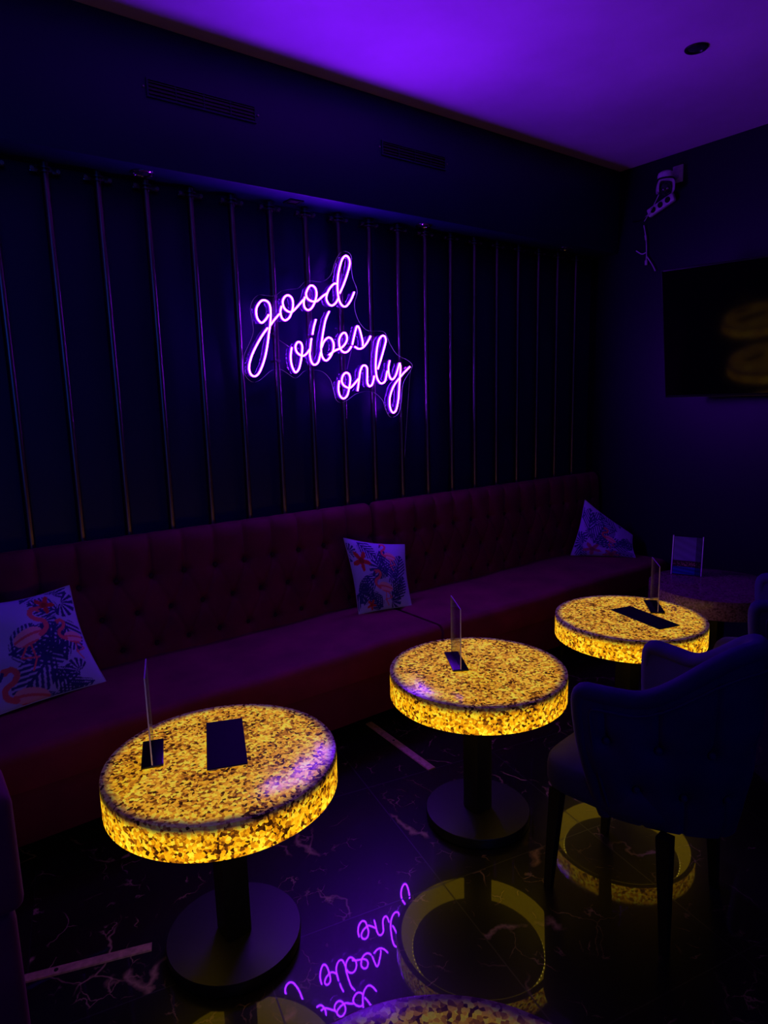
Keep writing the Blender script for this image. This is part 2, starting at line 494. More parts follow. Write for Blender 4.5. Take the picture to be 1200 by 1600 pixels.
def grid(bm, nu, nv, fn, close_u=False):
    V = [[bm.verts.new(fn(i / (nu - 1) if not close_u else i / nu, j / (nv - 1))) for j in range(nv)] for i in range(nu)]
    for i in range(nu if close_u else nu - 1):
        for j in range(nv - 1):
            bm.faces.new((V[i][j], V[(i + 1) % nu][j], V[(i + 1) % nu][j + 1], V[i][j + 1]))
    return V


def smooth01(x, a, b):
    t = max(0.0, min(1.0, (x - a) / (b - a)))
    return t * t * (3 - 2 * t)


# ------------------------------------------------------------------ room shell
XR, XL, YB, YF, ZC = 3.808, -3.4, 0.0, -6.2, 3.246


def slab(name, c, s, m, kind='structure'):
    bm = bmesh.new()
    box(bm, c, s)
    return tag(link(name, bm, m, smooth=0), kind=kind)


slab('floor', ((XR + XL) / 2, (YF + YB) / 2, -0.05), (XR - XL + .4, YB - YF + .4, 0.1), M['marble'])
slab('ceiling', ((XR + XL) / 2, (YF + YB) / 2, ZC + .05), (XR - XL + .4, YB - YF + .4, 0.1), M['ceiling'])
slab('wall_back', ((XR + XL) / 2, .05, ZC / 2), (XR - XL + .2, .1, ZC), M['navy'])
slab('wall_right', (XR + .05, (YF + YB) / 2, ZC / 2), (.1, YB - YF, ZC), M['navy_shaded'])
slab('wall_left', (XL - .05, (YF + YB) / 2, ZC / 2), (.1, YB - YF, ZC), M['navy'])
slab('wall_front', ((XR + XL) / 2, YF - .05, ZC / 2), (XR - XL + .2, .1, ZC), M['navy'])
ZS, YS = 2.68, -0.231
bm = bmesh.new()
box(bm, ((XR + XL) / 2, YS / 2, (ZS + ZC) / 2), (XR - XL, -YS, ZC - ZS), 0.004, 2)
tag(link('trim_1', bm, M['navy'], smooth=30), kind='structure')

# ------------------------------------------------------------------ copper wall pipes
PS, PR, PY = 0.2091, 0.0165, -0.05
PIPE_LABELS = {
    -1: 'copper wall pipe cut off by the left edge of the photo',
    0: 'copper wall pipe nearest the left photo edge with its clamp in view',
    1: 'copper wall pipe just left of the spotlight at the left end of the soffit',
    2: 'copper wall pipe straight below the spotlight at the left end of the soffit',
    3: 'copper wall pipe just right of the left soffit spotlight',
    4: 'copper wall pipe passing just left of the neon word good',
    5: 'copper wall pipe behind the first letter g of the neon sign',
    6: 'copper wall pipe behind the second o of the neon word good',
    7: 'copper wall pipe behind the letter d of the neon word good',
    8: 'copper wall pipe between the neon words good and only, above the s',
    9: 'copper wall pipe behind the y at the right end of the neon sign',
    10: 'first copper wall pipe wholly right of the neon sign',
    11: 'second copper wall pipe right of the neon sign',
    12: 'third copper wall pipe right of the neon sign',
    13: 'fifth copper wall pipe counted from the right corner of the room',
    14: 'fourth copper wall pipe counted from the right corner of the room',
    15: 'third copper wall pipe counted from the right corner of the room',
    16: 'copper wall pipe next to last before the right corner of the room',
    17: 'copper wall pipe closest to the right corner of the room',
}


def make_pipe():
    t = root('wall_pipe', PIPE_LABELS[-1], 'pipe', (0, 0, 0), 0, 'copper pipes up the navy wall')
    bm = bmesh.new()
    cyl(bm, (0, 0, ZS / 2 - .001), PR, ZS - .004, 24, caps=True)
    link('tube', bm, M['copper'], t)
    bm = bmesh.new()
    for dz in (-.008, .008):
        lathe(bm, [(PR + .0005, dz - .003), (PR + .014, dz - .003), (PR + .014, dz + .003), (PR + .0005, dz + .003)], 28, (0, 0, 2.645))
    for s in (-1, 1):
        box(bm, (s * (PR + .022), -.004, 2.645), (.040, .006, .022), .002)
        box(bm, (s * (PR + .022), .022, 2.645), (.008, .05, .008), .001)
    cl = link('clamp', bm, M['copper'], t)
    for s in (-1, 1):
        bm = bmesh.new()
        cyl(bm, (s * (PR + .034), -.011, 2.645), .009, .012, 6, axis='y')
        cyl(bm, (s * (PR + .034), -.019, 2.645), .004, .008, 12, axis='y')
        link('bolt', bm, M['steel'], cl)
    return t


pipe0 = make_pipe()
for i in range(-1, 18):
    p = pipe0 if i == -1 else copy_tree(pipe0)
    p.location = (PS * i, PY, 0)
    p['label'] = PIPE_LABELS[i]

# ------------------------------------------------------------------ neon sign
sign = root('neon_sign', 'violet neon sign reading good vibes only on a clear wavy board', 'sign', (1.25, -0.08, 1.9))
SO = Vector((1.25, -0.08, 1.9))


def ribbon(bm, pts, w=0.0088, y0=-0.0785, y1=-0.100, closed=False):
    P = [Vector((p[0], p[1])) for p in pts]
    n = len(P)
    prof = [(-.5, 0, 1), (-.5, .72, 1), (-.40, .90, 0), (-.18, 1.0, 0), (.18, 1.0, 0), (.40, .90, 0), (.5, .72, 1), (.5, 0, 1)]
    rings = []
    for i in range(n):
        d = (P[min(n - 1, i + 1)] - P[max(0, i - 1)]).normalized()
        nr = Vector((-d.y, d.x))
        rings.append([bm.verts.new((P[i].x + nr.x * a * w - SO.x, y0 + (y1 - y0) * b - SO.y, P[i].y + nr.y * a * w - SO.z)) for a, b, _ in prof])
    m = len(prof)
    for i in range(n - 1):
        for k in range(m):
            f = bm.faces.new((rings[i][k], rings[i + 1][k], rings[i + 1][(k + 1) % m], rings[i][(k + 1) % m]))
            f.material_index = 0 if 1 <= k <= 5 else 1
    for rg in (rings[0][::-1], rings[-1]):
        f = bm.faces.new(rg); f.material_index = 1


for key, strokes in STROKES.items():
    bm = bmesh.new()
    for s in strokes:
        ribbon(bm, catmull([(x, z, 0) for x, z in s], 0.006))
    link('neon_letter', bm, [M['tube_core'], M['tube_body']], sign, 35)

outl = catmull([(x, z, 0) for x, z in BOARD], 0.008, True)
bm = bmesh.new()
front = [bm.verts.new((p.x - SO.x, -.0775 - SO.y, p.y - SO.z)) for p in outl]
back = [bm.verts.new((p.x - SO.x, -.0725 - SO.y, p.y - SO.z)) for p in outl]
ff = bm.faces.new(front); fb = bm.faces.new(back[::-1])
n = len(outl)
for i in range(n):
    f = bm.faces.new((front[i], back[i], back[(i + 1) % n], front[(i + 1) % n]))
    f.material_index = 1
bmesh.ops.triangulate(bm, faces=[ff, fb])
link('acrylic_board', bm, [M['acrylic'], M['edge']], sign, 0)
for x, z in ((1.041, 2.207), (1.023, 2.018), (1.04, 1.88), (1.49, 2.445), (1.505, 1.973), (1.772, 1.893), (1.895, 1.85)):
    bm = bmesh.new()
    cyl(bm, (x - SO.x, -.037 - SO.y, z - SO.z), .006, .074, 14, axis='y')
    cyl(bm, (x - SO.x, -.081 - SO.y, z - SO.z), .009, .005, 14, axis='y')
    link('standoff', bm, M['steel'], sign)
bm = bmesh.new()
tube(bm, catmull([(x - SO.x, y - SO.y, z - SO.z) for x, y, z in
                  ((1.915, -.08, 1.845), (1.955, -.06, 1.835), (1.979, -.02, 1.79), (1.964, -.012, 1.6), (1.93, -.012, 1.282), (1.909, -.012, 1.05))], .02), .0016, 6)
link('power_cable', bm, M['cable_white'], sign)
for a, b in (((1.051, 1.987), (1.11, 1.953)), ((1.509, 1.953), (1.474, 1.839))):
    bm = bmesh.new()
    tube(bm, [(a[0] - SO.x, -.079 - SO.y, a[1] - SO.z), (b[0] - SO.x, -.079 - SO.y, b[1] - SO.z)], .001, 6)
    link('jumper_wire', bm, M['steel'], sign)

# ------------------------------------------------------------------ sofas
BT = 0.1615
ZR = (0.86, 0.693, 0.522)


def make_sofa(name, x0, x1, px, label):
    """banquette from x0 to x1; px: x of one pleat"""
    L = x1 - x0
    t = root(name, label, 'sofa', (x0, 0, 0), 0, 'plum tufted sofas along the back wall')
    lx = px - x0                                  # pleat phase in local x
    nu = int(L / 0.0085)
    prof = []                                     # (y, z, weight of tufting)
    for k in range(76):
        z = 0.44 + (0.975 - 0.44) * k / 75
        prof.append((-.150 - .012 * math.sin((z - .44) / .535 * PI) , z))
    for k in range(1, 17):
        a = PI * k / 16
        prof.append((-.094 - .056 * math.cos(a), .975 + .09 * math.sin(a)))
    prof.append((-.038, .60)); prof.append((-.038, .44))
    N = len(prof)

    def tuft(x, z):
        d = 0.0
        u = (x - lx) / BT
        # puffs between the buttons
        for r, zr in enumerate(ZR):
            ph = 0.0 if r % 2 == 0 else 0.5
            du = (u - ph) - round(u - ph)
            dx, dz = du * BT, z - zr
            d += 0.024 * math.exp(-(dx * dx + dz * dz) / (0.021 ** 2)) + 0.010 * math.exp(-(dx * dx + dz * dz) / (0.05 ** 2))
        # pleats above the top row
        du = (u - round(u)) * BT
        if z > ZR[0]:
            d += (0.013 * math.exp(-(du / .0065) ** 2) + 0.010 * math.exp(-(du / .035) ** 2))
        elif z < ZR[2]:
            d += 0.008 * math.exp(-(du / .008) ** 2)
        else:
            h = ZR[0] - ZR[1]
            w = (ZR[0] - z) / h
            for sgn in (1, -1):
                q = u * 2 + sgn * w
                dq = (q / 2 - round(q / 2)) * BT * 0.72
                d += 0.007 * math.exp(-(dq / .006) ** 2)
        return d
    bm = bmesh.new()
    V = []
    for i in range(nu + 1):
        x = L * i / nu
        e = min(x, L - x)
        endr = 0.035
        k = 0.0 if e > endr else endr - math.sqrt(max(0.0, endr ** 2 - (endr - e) ** 2))
        row = []
        for j, (y, z) in enumerate(prof):
            a = prof[max(0, j - 1)]; b = prof[min(N - 1, j + 1)]
            ty, tz = b[0] - a[0], b[1] - a[1]
            ln = math.hypot(ty, tz) or 1
            ny, nz = -tz / ln, ty / ln            # outward (towards -y / +z)
            if j >= N - 2: ny, nz = 1, 0
            d = tuft(x, min(z, 1.03)) if j < 76 + 9 else 0.0
            if 76 <= j < 76 + 9: d *= 1 - (j - 76) / 9
            d += k
            row.append(bm.verts.new((x, y - ny * d, z - nz * d)))
        V.append(row)
    for i in range(nu):
        for j in range(N - 1):
            bm.faces.new((V[i][j], V[i + 1][j], V[i + 1][j + 1], V[i][j + 1]))
        bm.faces.new((V[i][N - 1], V[i + 1][N - 1], V[i + 1][0], V[i][0]))
    bm.faces.new(V[0]); bm.faces.new(V[-1][::-1])
    back = link('backrest', bm, M['plum'], t, 50)
    proto = None
    for r, zr in enumerate(ZR):
        ph = 0.0 if r % 2 == 0 else 0.5
        k0 = math.ceil((0.03 - lx) / BT - ph); 
        k = k0
        while lx + (k + ph) * BT < L - .03:
            bx = lx + (k + ph) * BT
            if proto is None:
                bm = bmesh.new()
                ball(bm, (0, 0, 0), .0115, (1, .5, 1), 12)
                proto = b = link('button', bm, M['plum_dark'], back)
            else:
                b = proto.copy(); COL.objects.link(b); b.parent = back
            b.location = (bx, -.150 - .012 * math.sin((zr - .44) / .535 * PI) + .029, zr)
            k += 1
    # seat cushion with soft front edge
    bm = bmesh.new()
    sp = [(-.06, .31), (-.06, .468)]
    for k in range(9):
        a = PI / 2 * k / 8
        sp.append((-.705 - .04 * math.sin(a), .43 + .04 * math.cos(a)))
    sp += [(-.744, .35), (-.736, .31)]
    ns = int(L / .03)
    V = []
    for i in range(ns + 1):
        x = .004 + (L - .008) * i / ns
        e = min(x, L - x)
        k = 0.0 if e > .03 else (.03 - math.sqrt(max(0, .03 ** 2 - (.03 - e) ** 2))) * .7
        wob = .0035 * math.sin(x * 5.1 + 1) + .002 * math.sin(x * 13.7)
        V.append([bm.verts.new((x, y + (k if y < -.5 else 0), z - (k if z > .4 else 0) + (wob if z > .4 else 0))) for y, z in sp])
    for i in range(ns):
        for j in range(len(sp)):
            bm.faces.new((V[i][j], V[i + 1][j], V[i + 1][(j + 1) % len(sp)], V[i][(j + 1) % len(sp)]))
    bm.faces.new(V[0]); bm.faces.new(V[-1][::-1])
    link('seat', bm, M['plum'], t, 50)
    bm = bmesh.new()
    box(bm, (L / 2, -.388, .203), (L - .01, .68, .212), .008, 2)
    link('base', bm, M['plum_base'], t)
    for x in (.08, L / 2, L - .08):
        for y in (-.66, -.10):
            bm = bmesh.new()
            cyl(bm, (x, y, .0485), .018, .097, 16, .026)
            link('leg', bm, M['blackwood'], t)
    return t


make_sofa('sofa', -1.18, 1.588, -0.212, 'long plum tufted sofa on the left, behind the nearer glowing tables')
make_sofa('sofa', 1.597, 3.795, 1.752, 'plum tufted sofa on the right, running into the room corner')

# ------------------------------------------------------------------ printed cushions
def sd_seg(P, a, b):
    pa = P - a; ba = b - a
    h = np.clip((pa @ ba) / (ba @ ba), 0, 1)
    return np.linalg.norm(pa - h[:, None] * ba, axis=1)


def paint_print(UV, seed):
    """tropical print: navy palm fronds, red hibiscus and pink flamingos on a pale ground"""
    rg = np.random.default_rng(seed)
    n = len(UV)
    col = np.tile(np.array([0.50, 0.47, 0.88]), (n, 1))
    navy = np.array([0.030, 0.034, 0.20])

    def frond(c, ang, ln, wd, k, colr):
        d = UV - np.array(c)
        ca, sa = math.cos(ang), math.sin(ang)
        x = (d[:, 0] * ca + d[:, 1] * sa) / ln
        y = (-d[:, 0] * sa + d[:, 1] * ca) / wd
        inside = (x > 0) & (x < 1.0)
        env = np.sin(np.clip(x, 0, 1) * PI) ** 0.6
        m = inside & (np.abs(y) < env) & ((np.sin((x * 1.0 - np.abs(y) * 0.42) * k * 2 * PI) > -0.15) | (np.abs(y) < .07))
        col[m] = colr * (0.8 + 0.5 * rg.random())

    def fan(c, ang, r, blades, colr):
        d = UV - np.array(c)
        rr = np.hypot(d[:, 0], d[:, 1]); th = np.arctan2(d[:, 1], d[:, 0]) - ang
        th = (th + PI) % (2 * PI) - PI
        m = (np.abs(th) < 1.7) & (rr < r * (0.72 + .28 * np.cos(th))) & (np.sin(th * blades) > -0.05 - .5 * (1 - rr / r)) & (rr > .012)
        col[m] = colr

    def flower(c, r, colr):
        d = UV - np.array(c)
        rr = np.hypot(d[:, 0], d[:, 1]); th = np.arctan2(d[:, 1], d[:, 0])
        m = rr < r * (0.68 + .32 * np.cos(5 * th + 1.1) + .04 * np.sin(23 * th))
        col[m] = colr
        m2 = m & (rr < r * .28)
        col[m2] = np.array(colr) * .55
        m3 = m & (np.abs(np.sin(2.5 * th + .55)) < .10)
        col[m3] = np.array(colr) * .7

    def flamingo(c, s, f, tint):
        P = (UV - np.array(c)) / s
        P[:, 0] *= f
        pale = np.array([0.95, 0.42, 0.50]) * tint
        deep = np.array([0.90, 0.14, 0.17]) * tint
        body = (((P[:, 0] - 0.05) / .26) ** 2 + ((P[:, 1] + (P[:, 0] - .05) * .25) / .16) ** 2) < 1
        col[body] = pale
        wing = body & (np.sin(40 * P[:, 1] + 22 * P[:, 0] ** 2 + 9 * P[:, 0]) > .55)
        col[wing] = deep
        pts = [(-.17, .0), (-.30, .10), (-.30, .24), (-.16, .32), (-.10, .44), (-.17, .53), (-.27, .51)]
        cur = catmull([(a, b, 0) for a, b in pts], .05)
        d = np.full(n, 9.0)
        for a, b in zip(cur[:-1], cur[1:]):
            d = np.minimum(d, sd_seg(P, np.array([a.x, a.y]), np.array([b.x, b.y])))
        col[d < .045] = deep
        hd = np.hypot(P[:, 0] + .27, P[:, 1] - .51) < .062
        col[hd] = deep
        bk = sd_seg(P, np.array([-.31, .49]), np.array([-.36, .40])) < .028
        col[bk] = navy
        for a, b in (((.05, -.14), (.02, -.42)), ((.02, -.42), (.12, -.62)), ((.10, -.14), (.26, -.36)), ((.26, -.36), (-.02, -.40))):
            lg = sd_seg(P, np.array(a), np.array(b)) < .016
            col[lg] = deep

    for _ in range(8):
        frond((rg.random(), rg.random()), rg.random() * 2 * PI, .30 + .15 * rg.random(), .09 + .05 * rg.random(), 6 + int(2 * rg.random()), navy)
    for _ in range(6):
        fan((rg.random(), rg.random()), rg.random() * 2 * PI, .12 + .09 * rg.random(), 12 + int(5 * rg.random()), navy * (.8 + .5 * rg.random()))
    LAY = {
        1: dict(fl=[((.50, .60), .50, -1, 1.0), ((.86, .50), .36, 1, 1.0), ((.36, .06), .55, 1, .9)], ho=[((.70, .88), .10)], fr=[((.62, .40), 3.9, .5, .17, 7), ((.74, .30), 1.9, .42, .15, 6), ((.45, .36), .25, .36, .13, 6), ((.82, .78), 2.6, .30, .11, 6)]),
        2: dict(fl=[((.50, .34), .46, 1, 1.0), ((.66, .80), .36, 1, 1.1)], ho=[((.18, .72), .15), ((.24, .10), .085)], fr=[((.72, .42), 1.2, .42, .16, 7), ((.62, .12), .9, .45, .16, 7), ((.18, .98), 5.6, .32, .12, 6), ((.40, .62), 5.8, .22, .10, 6), ((.45, .04), 2.4, .3, .12, 6)]),
        3: dict(fl=[((.55, .55), .40, 1, .9)], ho=[((.30, .20), .16), ((.62, .12), .15)], fr=[((.30, .34), 1.3, .5, .16, 7), ((.34, .34), .5, .5, .16, 7), ((.60, .44), -.2, .4, .15, 6), ((.18, .55), 1.7, .4, .13, 6), ((.66, .20), -.4, .4, .14, 6)]),
    }[seed]
    for f in LAY['fr']:
        frond(f[0], f[1], f[2], f[3], f[4], navy)
    for h in LAY['ho']:
        flower(h[0], h[1], (0.72, 0.035, 0.05) if seed != 3 else (0.55, .09, .22))
    for f in LAY['fl']:
        flamingo(f[0], f[1], f[2], f[3])
    return col


def cushion(seed, BL, BR, TR, TL, thick, label, face=(0, -1, 0), N=150, pin=0.05):
    BL, BR, TR, TL = map(Vector, (BL, BR, TR, TL))
    c = (BL + BR + TR + TL) / 4
    nrm = (BR - BL).cross(TL - BL).normalized()
    if nrm.dot(Vector(face)) < 0:
        nrm = -nrm
    zmin = min(v.z for v in (BL, BR))
    o = root('cushion', label, 'cushion', (c.x, c.y, zmin), 0, 'flamingo print cushions on the sofas')
    org = Vector((c.x, c.y, zmin))

    def pt(u, v, side):
        # edges pull in between the corners
        uu = u + (0.5 - u) * pin * 2 * (math.sin(PI * v) ** 1) * (1 if True else 0) * abs(2 * u - 1)
        vv = v + (0.5 - v) * pin * 2 * math.sin(PI * u) * abs(2 * v - 1) * (1.0 if v > .5 else .35)
        p = (BL * (1 - uu) + BR * uu) * (1 - vv) + (TL * (1 - uu) + TR * uu) * vv
        b = (max(0.0, math.sin(PI * u)) * max(0.0, math.sin(PI * v))) ** 0.55
        wr = 0.004 * math.sin(14 * u + 5 * v + seed) * math.sin(9 * v - 3 * u) * b
        fold = 0.006 * math.exp(-((u - .12 - .05 * v) / .03) ** 2) * b
        return p + nrm * side * (thick * b) + nrm * (wr + fold) - org
    bm = bmesh.new()
    F = grid(bm, N, N, lambda u, v: pt(u, v, 1))
    fl = list(bm.verts)
    B = grid(bm, 40, 40, lambda u, v: pt(u, v, -1) * 1.0)
    me_cols = None
    o1 = link('cover', bm, M['cloth'], o, 60)
    idx = np.arange(N * N)
    UV = np.stack([(idx // N) / (N - 1), (idx % N) / (N - 1)], 1)
    colr = paint_print(UV.copy(), seed)
    idb = np.arange(1600)
    UVb = np.stack([(idb // 40) / 39, (idb % 40) / 39], 1)
    colb = paint_print(UVb.copy(), seed)
    allc = np.ones((N * N + 1600, 4), dtype=np.float32)
    allc[:N * N, :3] = colr; allc[N * N:, :3] = colb
    at = o1.data.color_attributes.new('print', 'FLOAT_COLOR', 'POINT')
    at.data.foreach_set('color', allc.ravel())
    # piping seam round the edge
    bm = bmesh.new()
    per = [pt(k / 40, 0, 0) for k in range(40)] + [pt(1, k / 40, 0) for k in range(40)] + [pt(1 - k / 40, 1, 0) for k in range(40)] + [pt(0, 1 - k / 40, 0) for k in range(40)]
    tube(bm, per, .0028, 6, True)
    link('seam', bm, M['seam'], o)
    return o


M['seam'] = plain('pale_seam_cloth', (0.5, 0.48, 0.72), 0.8)
cushion(1, (-.50, -.392, .472), (-.020, -.314, .472), (-0.107, -0.215, 0.903), (-.53, -.232, .90), .052,
        'flamingo print cushion at the left end of the sofa, beside the lower left table')
cushion(2, (1.352, -.295, .472), (1.678, -0.367, 0.472), (1.740, -0.235, 0.806), (1.314, -0.225, 0.906), .045,
        'flamingo print cushion in the middle, propped where the two sofas meet', pin=.035)
cushion(3, (3.366, -0.206, 0.472), (3.647, -0.570, 0.472), (3.674, -0.520, 0.629), (3.340, -0.340, 0.911), .05,
        'flamingo print cushion slumped in the right corner of the sofa', face=(-1, -.6, 0), pin=.03)


# ------------------------------------------------------------------ round tables
TR_, TH, TT = 0.339, 0.631, 0.101


def make_table(label, loc, mat, group='round terrazzo tables', led=True, copyof=None):
    t = root('round_table', label, 'table', loc, 0, group)
    bm = bmesh.new()
    zb = TH - TT
    ri = TR_ - .021
    lathe(bm, [(0, TH), (.2, TH), (TR_ - .004, TH), (TR_ - .001, TH - .001), (TR_, TH - .004), (TR_, TH - .05), (TR_, zb + .002), (TR_ - .002, zb),
               (ri, zb), (ri, TH - .014), (.2, TH - .014), (0, TH - .014)], 128, close=False)
    for f in bm.faces:
        f.normal_update()
        if all(v.co.z < zb + .003 for v in f.verts): f.material_index = 1
    link('tabletop', bm, [mat, M['black']], t, 35)
    bm = bmesh.new()
    lathe(bm, [(ri - .0002, zb + .0005), (ri - .0002, TH - .0145), (.25, TH - .0145), (.25, TH - .0165), (ri - .002, TH - .0165), (ri - .002, zb + .0005)], 128)
    link('inner_wall', bm, M['stone_inner'] if led else mat, t, 35)
    bm = bmesh.new()
    lathe(bm, [(0, TH - .034), (.270, TH - .034), (.270, TH - .018), (0, TH - .018)], 96, close=False)
    link('underside_panel', bm, M['black'], t, 35)
    if led:
        bm = bmesh.new()
        lathe(bm, [(.2702, TH - .031), (.2712, TH - .031), (.2712, TH - .021), (.2702, TH - .021)], 96)
        ls = link('led_strip', bm, M['white'], t, 35)
        bm = bmesh.new()
        for k in range(84):
            a = 2 * PI * k / 84
            box(bm, (.2722 * math.cos(a), .2722 * math.sin(a), TH - .026), (.003, .003, .004))
        tag(link('led_chips', bm, M['led'], ls, 0), kind='stuff')
    bm = bmesh.new()
    box(bm, (0, 0, (.043 + TH - .034) / 2), (.082, .082, TH - .034 - .043), .006, 2)
    box(bm, (0, 0, TH - .038), (.2, .2, .008), .002)
    link('column', bm, M['black'], t)
    bm = bmesh.new()
    lathe(bm, [(0, .001), (.195, .001), (.204, .004), (.206, .038), (.2035, .0425), (.06, .0435), (0, .0435)], 96, close=False)
    link('base_plate', bm, M['black'], t, 35)
    return t


make_table('glowing amber round table at lower left with a black menu folder and thin stand', (.0203, -1.5042, 0), M['stone_lit'])
make_table('glowing amber round table in the middle holding only a clear menu stand', (1.0549, -1.5325, 0), M['stone_lit'])
make_table('glowing amber round table farthest back, partly hidden by the blue armchair', (2.0303, -1.5594, 0), M['stone_lit'])
make_table('dim round table at the bottom edge of the photo, only its rim showing', (-.22, -2.77, 0), M['stone_dim'])
make_table('unlit round stone table in the corner with a picture stand on it', (2.84, -1.56, 0), M['stone_off'], led=False)

# ------------------------------------------------------------------ things on the tables
ZT = TH


def menu_stand(a, b, top, label, w=.062):
    """black weighted foot with an upright clear panel; a, b: ends of the foot's centre line"""
    a, b = Vector((*a, 0)), Vector((*b, 0))
    c = (a + b) / 2
    d = b - a
    ln = d.length
    t = root('menu_stand', label, 'menu stand', (c.x, c.y, ZT), math.atan2(d.y, d.x), 'clear menu stands on the tables')
    bm = bmesh.new()
    box(bm, (0, 0, .0045), (ln, w, .008), .003, 2)
    link('foot', bm, M['blackplastic'], t)
    h = top - ZT
    bm = bmesh.new()
    pv = []
    vs = box(bm, (0, 0, .0085 + (h - .0085) / 2), (ln * .97, .0038, h - .0085))
    for f in bm.faces:
        f.material_index = 0 if abs(f.normal.y) > .7 else 1
    link('panel', bm, [M['acrylic'], M['standedge']], t, 0)
    return t


menu_stand((-.1155, -1.2935), (-.1675, -1.445), .905, 'thin clear menu stand seen edge on at the left of the lower left table')
menu_stand((1.0805, -1.3575), (.981, -1.5195), .878, 'clear menu stand on black foot, on the middle glowing table')
menu_stand((2.3045, -1.4985), (2.155, -1.629), .86, 'small clear menu stand on the farthest glowing table', .066)


def folder(c, ang, size, label):
    t = root('menu_folder', label, 'menu', (c[0], c[1], ZT), ang, 'black menu folders on the tables')
    bm = bmesh.new()
    box(bm, (0, 0, .0042), (size[0], size[1], .0034), .001, 1)
    link('cover', bm, M['card'], t)
    bm = bmesh.new()
    box(bm, (0, 0, .0015), (size[0] - .005, size[1] - .005, .0018))
    link('pages', bm, M['white'], t)
    return t


folder((.0568, -1.4475), math.atan2(-.271, -.1085), (.292, .115), 'black menu folder lying flat on the lower left glowing table')
folder((2.0523, -1.62), math.atan2(-.3015, -.0785), (.312, .12), 'long black menu folder lying flat on the farthest glowing table')

# picture stand on the unlit table
t = root('picture_stand', 'small clear stand with a dusky waterfront picture on the unlit corner table', 'picture stand', (2.893, -1.361, ZT), math.atan2(-.149, .061))
ps_w, ps_h = .158, .225
tilt = Matrix.Rotation(R(-9), 3, 'X')
bm = bmesh.new()
box(bm, (0, 0, ps_h / 2), (ps_w, .003, ps_h)); bmesh.ops.rotate(bm, cent=(0, 0, 0), matrix=tilt, verts=bm.verts)
box(bm, (0, .03, .0025), (ps_w, .07, .003))
link('panel', bm, M['acrylic'], t, 0)
for s in (-1, 1):
    bm = bmesh.new()
    box(bm, (s * (ps_w / 2 - .001), 0, ps_h / 2 + .001), (.005, .0065, ps_h)); bmesh.ops.rotate(bm, cent=(0, 0, 0), matrix=tilt, verts=bm.verts)
    link('side_edge', bm, M['standedge'], t, 0)
bm = bmesh.new()
NX, NZ = 60, 90
off_y = -.0025
G = grid(bm, NX, NZ, lambda u, v: tilt @ Vector(((u - .5) * (ps_w - .014), off_y, .006 + v * (ps_h - .012))))
G2 = grid(bm, 2, 2, lambda u, v: tilt @ Vector(((u - .5) * (ps_w - .014), off_y + .0005, .006 + v * (ps_h - .012))))
pic = link('picture', bm, M['picture'], t, 0)
pc = np.ones((NX * NZ + 4, 4), dtype=np.float32)
rg = np.random.default_rng(3)
for i in range(NX):
    for j in range(NZ):
        v = j / (NZ - 1); u = i / (NX - 1)
        if v < .20: c = np.array([.02, .07, .36]) * (.8 + .3 * math.sin(60 * v + 5 * u))
        elif v < .36:
            c = np.array([.05, .02, .02])
            if rg.random() < .16 * math.exp(-((v - .27) / .05) ** 2): c = np.array([.8, .5, .25])
        else: c = np.array([.16, .14, .30]) * (1.15 - .5 * (v - .36)) * (.9 + .1 * math.sin(31 * v + 9 * u))
        if u > .80: c = c * .35
        pc[i * NZ + j, :3] = c
pc[-4:, :3] = .05
at = pic.data.color_attributes.new('print', 'FLOAT_COLOR', 'POINT')
at.data.foreach_set('color', pc.ravel())

